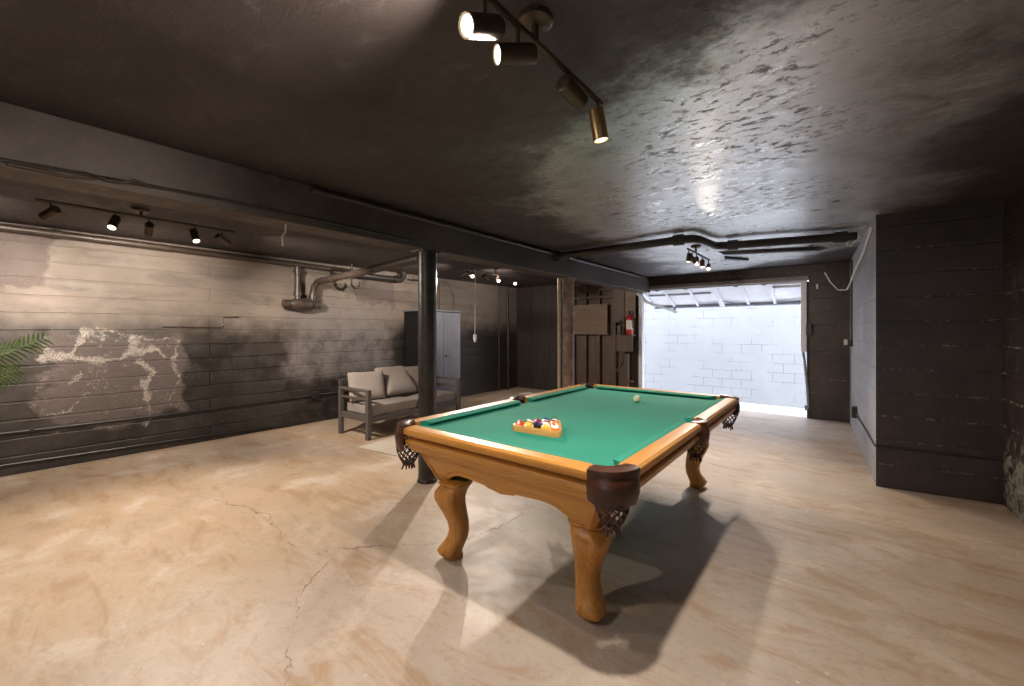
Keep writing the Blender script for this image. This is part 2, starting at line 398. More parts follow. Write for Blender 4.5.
# ------------------------------------------------------------------ posts
def post(label, y, r, mat, name):
    t = thing(name, label, 'post', (-2.86, y, 0), 0, None)
    m = MB(); rows = []
    for k in range(25):
        z = .012 + (2.006 - .012) * k / 24
        rows.append([(math.cos(2 * PI * j / 20) * r * (1 + .025 * math.sin(3 * j + k * 1.7)), math.sin(2 * PI * j / 20) * r * (1 + .025 * math.cos(2 * j + k * 2.1)), z) for j in range(20)])
    m.grid(rows, closed_u=True, cap=True)
    m.build('shaft', mat, t, True)
    MB().lathe([(r * 1.0, 0), (r * 1.12, .002), (r * 1.1, .02), (r, .03)], (0, 0, 0), 20).build('base_collar', mat, t, True)
    MB().box(-.1, .06, -r * 1.3, r * 1.3, 2.006, 2.02, .003).build('top_plate', mat, t)
post('black painted round steel post standing behind the pool table corner in front of the sofa', 2.40, .08, M['post'], 'steel_post')
post('brown round post under the beam, between the pool table and the boarded back wall', 4.80, .078, M['post_brown'], 'steel_post')
tag(MB().tube([(-2.98, 4.76, 0), (-2.98, 4.76, 2.02)], .02, 10).build('conduit_pipe', M['pale_pipe'], None, True), 'slim pale pipe running upright against the brown post', 'pipe')

# ------------------------------------------------------------------ pool table
A, B_, ZT = .738, 1.225, .765
T = thing('pool_table', 'honey oak pool table with green cloth, leather net pockets and curved legs', 'pool table', (-1.394, 2.705, 0), math.radians(.5))
RW = .09; CO = .148
RAIL = [(-RW, .725), (-RW, .764), (-.045, .768), (-.018, .766), (-.004, .757), (0, .744), (-.002, .730), (-.010, .722), (-.026, .718), (-.046, .713), (-.046, .701), (-.018, .697),
        (-.014, .686), (-.020, .670), (-.034, .660), (-.040, .645), (-.052, .636), (-.056, .624), (-.080, .622), (-.088, .632), (-RW - .03, .632)]
def rail(p0, p1, nrm, mat, nm='rail'):
    p0, p1, nrm = Vector(p0), Vector(p1), Vector(nrm)
    n = 6
    rows = []
    for i in range(n + 1):
        p = p0.lerp(p1, i / n)
        rows.append([(p.x + nrm.x * u, p.y + nrm.y * u, z) for u, z in RAIL])
    return MB().grid(rows, closed_u=True, cap=True).build(nm, mat, T, True, 28)
SIDE = .082
rails = [((-(A - CO), -B_), (A - CO, -B_), (0, -1), 'oak_x'), ((-(A - CO), B_), (A - CO, B_), (0, 1), 'oak_x')]
for s in (1, -1):
    rails += [((s * A, -(B_ - CO)), (s * A, -SIDE), (s, 0), 'oak'), ((s * A, SIDE), (s * A, B_ - CO), (s, 0), 'oak')]
for p0, p1, nr, mt in rails:
    rail(p0, p1, nr, M[mt])
# cushions: cloth-covered rubber noses with mitred ends
def cushion(p0, p1, nrm, e0, e1):
    p0, p1, nrm = Vector(p0), Vector(p1), Vector(nrm)
    d = (p1 - p0).normalized()
    sec = [(-RW, .7645), (-RW - .02, .764), (-RW - .052, .757), (-RW - .056, .751), (-RW - .030, .7345), (-RW, .7345)]
    rows = []
    for p, e, sg in ((p0, e0, 1), (p1, e1, -1)):
        rows.append([(p.x + nrm.x * u + d.x * sg * e * (-u - RW) / .056, p.y + nrm.y * u + d.y * sg * e * (-u - RW) / .056, z) for u, z in sec])
    MB().grid(rows, closed_u=True, cap=True).build('cushion', M['felt'], T)
CC = RW + .085
cushion((-(A - CC), -B_), (A - CC, -B_), (0, -1), .05, .05)
cushion((-(A - CC), B_), (A - CC, B_), (0, 1), .05, .05)
for s in (1, -1):
    cushion((s * A, -(B_ - CC)), (s * A, -.068), (s, 0), .05, .018)
    cushion((s * A, .068), (s * A, B_ - CC), (s, 0), .018, .05)
# playing bed with pocket cut-outs
ix, iy = A - RW - .002, B_ - RW - .002
def arc(cx, cy, r, a0, a1, n=9):
    return [(cx + r * math.cos(math.radians(a0 + (a1 - a0) * i / (n - 1))), cy + r * math.sin(math.radians(a0 + (a1 - a0) * i / (n - 1)))) for i in range(n)]
poly = []
pc = .075
poly += arc(ix, -iy, pc, 180, 90)
poly += arc(ix + .012, 0, .055, 270 - 12, 90 + 12)
poly += arc(ix, iy, pc, 270, 180)
poly += arc(-ix, iy, pc, 360, 270)
poly += arc(-ix - .012, 0, .055, 90 - 12, -90 + 12)
poly += arc(-ix, -iy, pc, 90, 0)
MB().prism(poly, .700, .735).build('bed_cloth', M['felt'], T)
# pockets
def pocket(cx, cy, R, a0, a1, rh, drop, nm):
    n = 17
    rows = []
    for i in range(n):
        f = i / (n - 1); a = math.radians(a0 + (a1 - a0) * f)
        sag = math.sin(PI * f) ** .6
        zl = .70 - drop * (.66 + .34 * sag) + .006 * math.sin(f * PI * 6)
        bz = .007 * sag
        pr = [(rh, .742), (rh - .002, .764), (rh + .010, .775), (R - .018, .776), (R + .004, .770), (R + .006, .755), (R + .002, .742), (R + .004 + bz, .725), (R + .006 + bz * 1.4, .700),
              (R + .005 + bz, (.70 + zl) / 2), (R - .004 + bz * .3, zl), (R - .010, zl), (R - .002, (.70 + zl) / 2), (R - .002, .725), (R - .02, .742)]
        rows.append([(cx + math.cos(a) * r, cy + math.sin(a) * r, z) for r, z in pr])
    o = MB().grid(rows, closed_u=True, cap=True).build(nm, M['leather'], T, True, 55)
    return o
def net(cx, cy, r0, r1, z0, z1, par, n=11):
    m = MB()
    for sg in (1, -1):
        for k in range(n):
            path = []
            for i in range(8):
                f = i / 7; a = 2 * PI * k / n + sg * f * 1.9
                r = r0 + (r1 - r0) * f ** 1.6 + .008 * math.sin(PI * f)
                path.append((cx + math.cos(a) * r, cy + math.sin(a) * r, z0 + (z1 - z0) * f))
            m.tube(path, .0036, 5)
    for r, z in ((r0, z0), (r1, z1)):
        m.tube([(cx + math.cos(2 * PI * i / 14) * r, cy + math.sin(2 * PI * i / 14) * r, z) for i in range(15)], .005, 6)
    o = m.build('net', M['leather'], par)
    m = MB()
    rnd = random.Random(int((cx + 2) * 977 + (cy + 3) * 331))
    m.lathe([(r1 * .95, 0), (r1 * 1.05, .010), (r1 * .5, .02)], (cx, cy, z1 - .012), 12)
    for k in range(11):
        a = 2 * PI * k / 11; q = rnd.uniform(.8, 1.35)
        m.tube([(cx + math.cos(a) * r1 * .8, cy + math.sin(a) * r1 * .8, z1), (cx + math.cos(a) * r1 * q, cy + math.sin(a) * r1 * q, z1 - rnd.uniform(.025, .045))], [.006, .004], 5)
    m.build('fringe', M['leather'], par)
for sx in (1, -1):
    for sy in (1, -1):
        base = {(1, -1): -90, (1, 1): 0, (-1, 1): 90, (-1, -1): 180}[(sx, sy)]
        o = pocket(sx * (A - CO), sy * (B_ - CO), CO, base - 2, base + 92, .078, .085, 'corner_pocket')
        net(sx * (A - .088), sy * (B_ - .088), .068, .034, .665, .535, o)
    o = pocket(sx * (A - .075), 0, .085, -78 + (180 if sx < 0 else 0), 78 + (180 if sx < 0 else 0), .050, .07, 'side_pocket')
    net(sx * (A - .055), 0, .060, .032, .665, .555, o, 9)
# apron: four tapered boards with a scalloped lower edge
def apron(L0, L1, D0, D1, ax, mat, sgn):
    """L: half length top/bottom, D: outward distance top/bottom"""
    zt = .632; n = 48
    def zb(t):
        t = abs(t)
        if t > .86: return .450
        u = t / .86
        arch = .052 * math.sin(PI * (1 - u) ** .8 * .5 + 0) if u > .22 else None
        if u > .22:
            v = (1 - u) / .78
            return .450 + .062 * min(1, (math.sin(PI / 2 * min(1, v * 1.9)))) - .012 * max(0, (v - .55) / .45)
        return .488 - .016 * (1 - u / .22) ** 1.5 + .002
    fr, bk, bead = [], [], []
    for i in range(n + 1):
        t = -1 + 2 * i / n
        z = zb(t)
        f = (zt - z) / (zt - .45)
        D = D0 + (D1 - D0) * f; Lh = L0 + (L1 - L0) * f
        top = (t * L0, D0, zt); bot = (t * Lh, D, z)
        fr.append((top, bot))
        zz = z + .026; ff = (zt - zz) / (zt - .45)
        if abs(t) < .97: bead.append((t * (L0 + (L1 - L0) * ff) * .985, D0 + (D1 - D0) * ff + .0005, zz))
    def w(p, inn=0.0):
        x, d, z = p; d -= inn
        return (x, sgn * d, z) if ax == 0 else (sgn * d, x, z)
    m = MB()
    m.grid([[w(a), w(b_), w(b_, .028), w(a, .028)] for a, b_ in fr], closed_u=True, cap=True)
    m.tube([w(p) for p in bead], .0022, 5)
    return m.build('apron_panel', mat, T, True, 30)
AX0, AX1, AY0, AY1 = .615, .520, 1.125, 1.045
for s in (-1, 1):
    apron(AX0 - .035, AX1 - .035, AY0, AY1, 0, M['oak_x'], s)
    apron(AY0 - .035, AY1 - .035, AX0, AX1, 1, M['oak'], s)
for sx in (1, -1):
    for sy in (1, -1):
        m = MB()
        rows = []
        for z, ex, ey in ((.632, AX0, AY0), (.440, AX1, AY1)):
            rows.append([(sx * (ex - .042), sy * (ey + .002), z), (sx * (ex - .022), sy * (ey + .002), z), (sx * (ex + .002), sy * (ey - .022), z), (sx * (ex + .002), sy * (ey - .042), z), (sx * (ex - .05), sy * (ey - .05), z)])
        m.grid(rows, closed_u=True, cap=True)
        m.build('corner_post', M['oak_z'], T)
# cabriole legs
LEG = [(.452, -.002, .082), (.440, .002, .088), (.432, .0, .086), (.426, -.002, .078), (.410, .010, .080), (.385, .022, .083), (.35, .026, .080), (.31, .018, .072), (.26, .004, .062), (.21, -.008, .055),
       (.16, -.012, .052), (.12, -.006, .054), (.09, .006, .058), (.065, .018, .063), (.045, .026, .065), (.025, .022, .060), (.010, .012, .050), (.0, .008, .044)]
def leg(sx, sy):
    rows = []
    for z, off, h in LEG:
        cx, cy = sx * (.432 + off) + (-.012 if sy > 0 else (.022 if sx > 0 else .046)), sy * (1.0 + off) + (.04 if sx > 0 and sy < 0 else 0)
        ring = []
        for j in range(20):
            a = 2 * PI * j / 20
            c, s = math.cos(a), math.sin(a)
            e = .62
            ring.append((cx + math.copysign(abs(c) ** e, c) * h, cy + math.copysign(abs(s) ** e, s) * h, z))
        rows.append(ring)
    MB().grid(rows, closed_u=True, cap=True).build('leg', M['oak_z'], T, True, 60)
for sx in (1, -1):
    for sy in (1, -1): leg(sx, sy)

# ------------------------------------------------------------------ rack and balls
def rounded_tri(side, rc, n=6):
    """equilateral triangle, apex at +y, base along x, base side at y=0 -> outline with rounded corners (outer side length)"""
    h = side * math.sqrt(3) / 2
    V = [(-side / 2, 0), (side / 2, 0), (0, h)]
    out = []
    cen = (0, h / 3)
    for k, (vx, vy) in enumerate(V):
        dx, dy = cen[0] - vx, cen[1] - vy; L = math.hypot(dx, dy)
        c = (vx + dx / L * 2 * rc, vy + dy / L * 2 * rc)
        a0 = [150, 270, 30][k]
        out += arc(c[0], c[1], rc, a0, a0 + 120, n)
    return out
RB = .0286
cth, sth = math.cos(math.radians(4)), math.sin(math.radians(4))
RX, RY, RZ = -1.374, 1.917, .7352
inner = 4 * 2 * RB + 2 * RB * math.sqrt(3) + .003
outer = inner + 2 * .013 * math.sqrt(3)
po = rounded_tri(outer, RB + .012); pi_ = [(x, y + .013) for x, y in rounded_tri(inner, RB)]
rack = tag(MB().grid([[(x, y, 0) for x, y in po], [(x, y, .030) for x, y in po], [(x * .99, y * .99 + .001, .034) for x, y in po], [(x, y, .034) for x, y in pi_], [(x, y, 0) for x, y in pi_]], closed_u=True, closed_v=True).build('ball_rack', M['rack_wood'], None, True, 40),
           'honey wood triangle rack holding the coloured balls on the green cloth', 'rack')
rack.location = (RX, RY, RZ); rack.rotation_euler = (0, 0, math.radians(4))
def ball_mat(name, c, stripe):
    t = NT(name); co = t.co(); x, y, z = t.sep(co)
    white = (.74, .70, .58)
    if stripe:
        f = t.math('LESS_THAN', t.math('ABSOLUTE', z), RB * .62); col = t.mix(f, white, c)
    else:
        col = t.mix(0.0, c, c)
    r = t.math('SQRT', t.math('ADD', t.math('MULTIPLY', y, y), t.math('MULTIPLY', z, z)))
    spot = t.math('MULTIPLY', t.math('LESS_THAN', r, RB * .28), t.math('GREATER_THAN', x, 0.0))
    return t.done(t.mix(spot, col, white), .12, 0, coat=.5)
BC = dict(yellow=(.75, .42, .03), blue=(.02, .04, .25), red=(.55, .035, .02), purple=(.10, .02, .14), orange=(.75, .20, .02), green=(.01, .16, .07), maroon=(.22, .025, .03), black=(.012, .012, .014))
def ball_mesh():
    bm = bmesh.new(); bmesh.ops.create_uvsphere(bm, u_segments=24, v_segments=16, radius=RB)
    me = bpy.data.meshes.new('billiard_ball'); bm.to_mesh(bm and me); bm.free()
    for p in me.polygons: p.use_smooth = True
    return me
# rows from the side facing the camera (five balls) to the single ball at the far tip
ROWS = [[('red', 0), ('yellow', 0), ('black', 0), ('yellow', 1), ('orange', 1)],
        [('green', 1), ('purple', 0), ('blue', 1), ('red', 1)],
        [('maroon', 0), ('maroon', 1), ('orange', 0)],
        [('blue', 0), ('purple', 1)],
        [('green', 0)]]
rowname = ['in the rack row of five', 'in the second rack row, of four', 'in the rack row of three', 'in the rack row of two', 'alone at the tip of the triangle rack']
for r, row in enumerate(ROWS):
    for k, (cn, stp) in enumerate(row):
        lx = (k - (len(row) - 1) / 2) * 2 * RB * 1.008
        ly = .013 + RB + .001 + r * RB * math.sqrt(3) * 1.008
        me = ball_mesh(); me.materials.append(ball_mat(cn + ('_stripe' if stp else '_solid'), BC[cn], stp))
        o = bpy.data.objects.new('billiard_ball', me); COL.objects.link(o)
        o.location = (RX + cth * lx - sth * ly, RY + sth * lx + cth * ly, RZ + RB)
        o.rotation_euler = (random.uniform(-.6, .6), random.uniform(-.9, .1), random.uniform(-2.2, -.9))
        what = ('white ball with a %s stripe' % cn) if stp else ('solid %s ball' % cn)
        if cn == 'black': what = 'glossy black ball with a white spot'
        tag(o, '%s %s' % (what, rowname[r]), 'billiard ball', 'billiard balls in the triangle rack')
me = ball_mesh(); me.materials.append(plain('ivory_resin', (.78, .72, .52), .15, 0, .03))
o = bpy.data.objects.new('cue_ball', me); COL.objects.link(o); o.location = (-1.318, 3.30, .7352 + RB)
tag(o, 'ivory white cue ball alone near the far end of the green cloth', 'billiard ball')

# ------------------------------------------------------------------ sofa
S = thing('sofa', 'low two-seat sofa with grey metal frame and taupe seat cushions behind the black post', 'sofa', (-4.783, 3.60, 0), math.radians(2.2))
SL, SD = .80, .32
for s in (-1, 1):
    y0 = s * (SL - .025)
    a = MB().box(-SD, SD, y0 - .025, y0 + .025, .572, .602, .004)
    a.box(-SD + .04, SD - .05, y0 - .012, y0 + .012, .470, .495, .003)
    a.box(-SD + .03, SD - .05, y0 - .015, y0 + .015, .215, .290, .003)
    arm = a.build('armrest', M['sofa_metal'], S)
    for x in (SD - .03, -SD + .03):
        MB().box(x - .03, x + .03, y0 - .025, y0 + .025, 0, .572, .004).build('leg', M['sofa_metal'], S)
f = MB().box(SD - .055, SD - .02, -SL + .05, SL - .05, .205, .275, .004).box(-SD, -SD + .035, -SL + .05, SL - .05, .205, .275, .004)
for k in range(7):
    y = -SL + .12 + k * (2 * SL - .24) / 6
    f.box(-SD + .02, SD - .05, y - .02, y + .02, .245, .262)
f.build('seat_frame', M['sofa_metal'], S)
f = MB()
Mb = Matrix.Translation((-SD + .02, 0, .26)) @ Matrix.Rotation(math.radians(-12), 4, 'Y')
for y in (-SL + .07, 0, SL - .07): f.box(-.015, .015, y - .02, y + .02, 0, .42, .003, Mb)
f.box(-.018, .018, -SL + .05, SL - .05, .40, .435, .004, Mb); f.box(-.012, .012, -SL + .05, SL - .05, .2, .225, .003, Mb)
f.build('back_frame', M['sofa_metal'], S)
def cushion_mesh(w, h, t, pinch=.0, n=14, corner=.12):
    """soft cushion in local x (w), z (h), thickness along y"""
    m = MB()
    def P(u, v, sg):
        e = (1 - abs(u) ** 4.5) * (1 - abs(v) ** 4.5)
        th = t / 2 * (.16 + .84 * max(0, e) ** .5)
        pu = u * (1 - pinch * (1 - v * v) ); pv = v * (1 - pinch * (1 - u * u))
        k = 1 - corner * .25 * (abs(u) * abs(v)) ** 6
        return (pu * w / 2 * k, sg * th, pv * h / 2 * k)
    us = [math.sin((-1 + 2 * i / n) * PI / 2) for i in range(n + 1)]
    for sg in (1, -1): m.grid([[P(u, v, sg) for u in us] for v in us])
    edge = [(u, -1) for u in us] + [(1, v) for v in us[1:]] + [(u, 1) for u in reversed(us[:-1])] + [(-1, v) for v in reversed(us[1:-1])]
    m.grid([[P(u, v, sg) for u, v in edge] for sg in (1, -1)], closed_u=True)
    return m
for s in (-1, 1):
    m = MB(); tmp = bmesh.new(); bmesh.ops.create_cube(tmp, size=1)
    for v in tmp.verts: v.co = Vector((v.co.x * .53, v.co.y * .71, v.co.z * .125))
    bmesh.ops.subdivide_edges(tmp, edges=tmp.edges[:], cuts=5, use_grid_fill=True)
    for v in tmp.verts:
        e = (1 - (v.co.x / .265) ** 4) * (1 - (v.co.y / .365) ** 4)
        if v.co.z > .05: v.co.z += .018 * max(0, e)
    bmesh.ops.bevel(tmp, geom=[e for e in tmp.edges if len(e.link_faces) == 2 and e.calc_face_angle() > 1.0], offset=.022, segments=3, profile=.6, affect='EDGES')
    m.merge(tmp)
    o = m.build('seat_cushion', M['fabric'], S, True, 80)
    o.location = (.018, s * .3675, .34)
def pillow(label, y, w, h, lean, roll, x, z, yaw=0, mat='fabric2', t=.15):
    o = cushion_mesh(w, h, t, .03).build('cushion', M[mat], None, True, 60)
    # local x -> along the sofa (world y), local y -> facing
    R_ = Matrix.Rotation(PI / 2 + yaw, 4, 'Z') @ Matrix.Rotation(-lean, 4, 'X') @ Matrix.Rotation(roll, 4, 'Y')
    o.matrix_world = Matrix.Translation((x, y, z)) @ R_
    return tag(o, label, 'cushion', 'loose cushions on the sofa')
pillow('sand coloured cushion standing upright beside the near armrest of the sofa', 3.06, .46, .38, math.radians(20), math.radians(0), -4.85, .60, -.30)
pillow('sand coloured cushion slumped far back in the middle of the sofa', 3.53, .50, .46, math.radians(42), math.radians(0), -4.88, .625, 0.0)
pillow('taupe back cushion mostly hidden behind the black post', 3.98, .60, .40, math.radians(17), 0, -4.93, .60, 0, 'fabric')

tag(MB().box(-.42, .42, 0, 1.75, 0, .008, .003).build('floor_rug', M['rug']), 'pale flat rug on the concrete in front of and under the sofa', 'rug')
o = bpy.data.objects['floor_rug']; o.location = (-3.86, 2.64, .0); o.rotation_euler = (0, 0, math.radians(8))

# ------------------------------------------------------------------ wardrobe
W = thing('wardrobe', 'tall slate grey two-door wardrobe with shade-black side against the block wall', 'wardrobe', (-5.64, 4.86, 0), 0)
MB().prism([(-.27, -.40), (.25, -.40), (.25, .40), (-.27, .40)], .06, 1.64).build('carcass', M['wardrobe_shade'], W)
MB().box(-.25, .24, -.39, .39, 0, .06).build('plinth', M['wardrobe_shade'], W)
MB().box(-.28, .285, -.415, .415, 1.64, 1.67, .004).build('top_board', M['wardrobe'], W)
for s in (-1, 1):
    d = MB().box(.25, .272, min(s * .004, s * .40), max(s * .004, s * .40), .07, 1.63, .003)
    for y in (.10, .2, .3): d.box(.272, .2735, s * y - .003, s * y + .003, .10, 1.60)
    d = d.build('door', M['wardrobe'], W)
    if s > 0: MB().lathe([(.007, 0), (.007, .012), (.016, .02), (.018, .03), (.010, .037)], (.272, s * .04, .88), 12, (1, 0, 0)).build('knob', M['black_plastic'], d, True)

# ------------------------------------------------------------------ pipes on the long wall
def pipe(name, label, path, r, mat, cat='pipe', extra=None, group=None, n=12):
    m = MB(); m.tube(path, r, n)
    if extra: extra(m)
    return tag(m.build(name, M[mat], None, True, 50), label, cat, group)
def couplings(pts, ax, r):
    def f(m):
        for p in pts:
            m.lathe([(r, -.03), (r * 1.25, -.03), (r * 1.25, .03), (r, .03)], p, 14, ax)
    return f
pipe('drain_pipe', 'long dark drain pipe running along the top of the block wall', [(-5.86, -3.55, 2.255), (-5.86, 1, 2.235), (-5.86, 3.55, 2.215)], .036, 'brown_iron', extra=couplings([(-5.86, .4, 2.238), (-5.86, 2.62, 2.222)], (0, 1, 0), .036))
tr = thing('drain_trap', 'bulky old drain trap hanging on the wall below the long pipe', 'drain trap', (-5.84, 2.63, 1.70))
MB().tube([(0, 0, .02), (0, 0, .495)], .042, 14).lathe([(.042, 0), (.055, 0), (.055, .05), (.042, .05)], (0, 0, .10), 14).lathe([(.042, 0), (.055, 0), (.055, .05), (.042, .05)], (0, 0, .40), 14).build('drop_pipe', M['brown_iron'], tr, True, 50)
MB().lathe([(.03, -.20), (.055, -.19), (.06, -.12), (.05, -.10), (.075, -.05), (.085, .03), (.085, .12), (.07, .2), (.05, .22), (.06, .24), (.06, .30), (.03, .31)], (0, 0, -.02), 18, (0, 1, 0)).build('trap_body', M['brown_iron'], tr, True, 45)
MB().tube([(0, .20, .0), (0, .21, .14), (.02, .22, .24), (.10, .235, .305)], .045, 14).lathe([(.045, 0), (.058, 0), (.058, .04), (.045, .04)], (0, .205, .07), 14).build('elbow', M['brown_iron'], tr, True, 50)
pipe('waste_pipe', 'slanting waste pipe crossing from the drain trap to the beam by the black post', [(-5.74, 2.865, 2.005), (-4.4, 2.66, 1.985), (-2.97, 2.42, 1.972)], .045, 'brown_iron', extra=couplings([(-5.2, 2.785, 1.997)], (1, -.16, 0), .045))
pipe('branch_pipe', 'dark pipe stub along the wall top above the sofa', [(-5.82, 3.1, 2.17), (-5.82, 4.3, 2.165), (-5.82, 4.36, 2.22), (-5.82, 4.36, 2.3)], .05, 'black_iron', extra=couplings([(-5.82, 4.2, 2.165)], (0, 1, 0), .05))
pipe('hook_pipe', 'small hooked pipe end hanging beneath the dark pipes', [(-5.72, 3.36, 2.30), (-5.72, 3.36, 2.0), (-5.72, 3.40, 1.96), (-5.72, 3.46, 1.96), (-5.72, 3.50, 2.0), (-5.72, 3.5, 2.06)], .018, 'brown_iron')
cnd = thing('wall_conduit', 'thin black conduit along the long wall at knee height with a junction box', 'conduit', (-5.925, 0, .39))
MB().tube([(0, -3.5, .0), (0, -.2, .005), (0, 1.3, -.012), (0, 2.8, .0), (0, 3.3, .005), (0, 7.3, .005)], .013, 8).build('tube', M['black_iron'], cnd, True)
MB().box(-.012, .04, 2.85, 2.95, -.045, .055, .004).build('junction_box', M['black_iron'], cnd)
for y in (-1, .25, 1.55, 2.4): MB().box(-.012, .016, y - .015, y + .015, -.018, .018, .003).build('clip', M['black_iron'], cnd)
pipe('floor_cable', 'thin black cable along the foot of the long wall', [(-5.925, -3.5, .10), (-5.925, 0, .105), (-5.925, 1.2, .08), (-5.925, 2.2, .05), (-5.925, 2.6, .012)], .010, 'black_iron', 'cable', n=6)
pipe('wall_cable', 'short surface cable with a bend on the upper wall', [(-5.93, 1.2, 1.36), (-5.93, 1.75, 1.355), (-5.93, 1.78, 1.38), (-5.93, 1.78, 1.48), (-5.93, 1.95, 1.49)], .008, 'brown_iron', 'cable', n=6)
pipe('corner_pipe', 'upright black pipe with couplings near the boarded back corner', [(-5.84, 7.2, 0), (-5.84, 7.2, .55), (-5.84, 7.2, 1.35), (-5.86, 7.2, 1.75), (-5.86, 7.2, 2.3)], [.035, .035, .033, .022, .02], 'black_iron', extra=couplings([(-5.84, 7.2, .62), (-5.84, 7.2, 1.12)], (0, 0, 1), .042))
pipe('riser_pipe', 'slim upright pipe on the block wall left of the corner pipe', [(-5.9, 6.95, 0), (-5.9, 6.95, 2.3)], .018, 'brown_iron')
pipe('feed_pipe', 'pale slim pipe dropping behind the wardrobe top', [(-5.75, 5.1, 1.675), (-5.95 + .2, 5.1, 2.18), (-5.75, 4.5, 2.19)], .011, 'brown_iron', n=8)
pipe('looped_cable', 'pale cable looping down to the top corner of the wardrobe', [(-5.72, 5.08, 2.20), (-5.72, 5.2, 2.21), (-5.71, 5.31, 2.16), (-5.66, 5.36, 1.95), (-5.60, 5.33, 1.75), (-5.58, 5.25, 1.69), (-5.6, 5.1, 1.678)], .006, 'brown_iron', 'cable', n=6)
hc = thing('hanging_cord', 'thin cord with a white plug hanging below the three glowing lamps', 'cord', (-4.16, 4.37, 0))
MB().tube([(0, 0, 2.2), (.004, .004, 1.9), (0, 0, 1.6), (-.003, 0, 1.255)], .006, 6).build('cord', M['pale_pipe'], hc, True)
MB().box(-.022, .022, -.018, .018, 1.18, 1.26, .006).box(-.012, .012, -.012, .012, 1.15, 1.18, .003).build('plug', M['white_plastic'], hc)
tag(MB().box(-.14, .14, -.04, .04, 0, .018, .003).build('timber_offcut', M['label_white']), 'pale strip of timber lying on the floor by the boarded back wall', 'timber')
o = bpy.data.objects['timber_offcut']; o.location = (-5.19, 6.97, 0); o.rotation_euler = (0, 0, 1.06)

# cables and conduit on the beam
pipe('beam_conduit', 'slim conduit running the length of the beam just under the ceiling', [(XB + .022, 1.35, 2.262), (XB + .022, 7.1, 2.262)], .018, 'brown_iron', extra=couplings([(XB + .022, 1.37, 2.262), (XB + .022, 4.9, 2.262), (XB + .022, 7.08, 2.262)], (0, 1, 0), .02))
pipe('beam_cable', 'black cable stapled low along the side of the beam', [(XB + .012, -3.4, 2.05), (XB + .012, 0, 2.045), (XB + .012, .2, 2.056), (XB + .012, .40, 2.062), (XB + .012, .8, 2.075), (XB + .012, 2.2, 2.065)], .008, 'black_iron', 'cable', n=6)
pipe('cable_tangle', 'loose loops of dark cable on the side of the beam', [(XB + .014, .05, 2.035), (XB + .02, .22, 2.03), (XB + .02, .32, 2.045), (XB + .02, .28, 2.066), (XB + .02, .36, 2.05), (XB + .02, .41, 2.052), (XB + .02, .45, 2.075), (XB + .014, .5, 2.07)], .007, 'brown_iron', 'cable', n=6)
pipe('bent_wire', 'short bent pale wire dangling from the underside of the beam', [(-2.86, 1.21, 2.02), (-2.86, 1.21, 1.965), (-2.85, 1.185, 1.93), (-2.855, 1.19, 1.87)], .007, 'pale_pipe', 'wire', n=6)

# ------------------------------------------------------------------ pipes under the ceiling near the door
pipe('ceiling_pipe', 'thick black pipe crossing under the ceiling from the beam and jogging toward the door side', [(-2.80, 4.37, 2.235), (-1.26, 4.34, 2.235), (-1.17, 4.37, 2.235), (-1.13, 4.45, 2.232), (-1.09, 4.80, 2.23), (-1.06, 4.87, 2.23), (-.98, 4.92, 2.23), (.10, 5.2, 2.23)], .042, 'black_iron',
     extra=lambda m: (m.lathe([(.042, -.05), (.056, -.05), (.056, .05), (.042, .05)], (-1.30, 4.34, 2.235), 14, (1, 0, 0)), m.lathe([(.042, -.05), (.056, -.05), (.056, .05), (.042, .05)], (-.92, 4.935, 2.23), 14, (1, .26, 0)), m.lathe([(.042, -.05), (.054, -.05), (.054, .05), (.042, .05)], (-.02, 5.165, 2.23), 14, (1, .26, 0)), m.lathe([(.042, -.03), (.058, -.03), (.058, .03), (.042, .03)], (-2.76, 4.37, 2.235), 14, (1, 0, 0))))
hb = MB(); hb.grid([[(-1.22, 5.62, ZC), (-1.16, 5.70, 2.262), (-1.06, 5.80, 2.262), (-1.02, 5.86, ZC)], [(-.20, 6.02, ZC), (-.27, 6.02, 2.262), (-.22, 6.12, 2.262), (-.14, 6.2, ZC)]], closed_u=True, cap=True)
tag(hb.build('ceiling_batten', M['black_plastic']), 'flat black batten fixed to the ceiling beyond the thick black pipe', 'batten')
wd = MB().prism([(-1.22, 6.05), (-1.0, 6.42), (-1.03, 6.46), (-1.26, 6.2)], 2.27, 2.30).build('ceiling_shim', M['black_plastic'])
tag(wd, 'small dark wedge on the ceiling beside the batten and pipe', 'wedge')
pipe('white_conduit', 'short white elbow pipe under the ceiling by the side wall', [(.03, 5.45, 2.29), (.03, 5.45, 2.20), (.06, 5.5, 2.19), (.13, 5.42, 2.27)], .014, 'white_plastic', n=8)

# ------------------------------------------------------------------ garage door, jambs, hardware
G = thing('garage_door', 'white ribbed garage door tilted open and out above the driveway', 'garage door', (-1.73, 7.70, 2.10))
sl = (2.07 - 1.775) / .72
Mg = Matrix.Rotation(math.atan2(-.30, .72), 4, 'X')
MB().box(-1.27, 1.27, 0, .80, .0, .014, .002, Mg).build('door_skin', M['door_skin'], G)
fr = MB().box(-1.27, 1.27, .0, .045, -.05, 0, .003, Mg)
fr.build('top_rail', M['white_metal'], G)
MB().box(-1.27, 1.27, .755, .80, -.05, 0, .003, Mg).build('bottom_rail', M['grey_metal'], G)
for x in (-1.25, -.86, -.42, .42, .82, 1.25):
    MB().box(x - .022, x + .022, .045, .755, -.04, 0, .002, Mg).build('stiffener', M['white_metal'], G)
MB().box(-.04, .04, -.01, .77, -.055, -.002, .002, Mg).build('centre_stile', M['white_metal'], G)
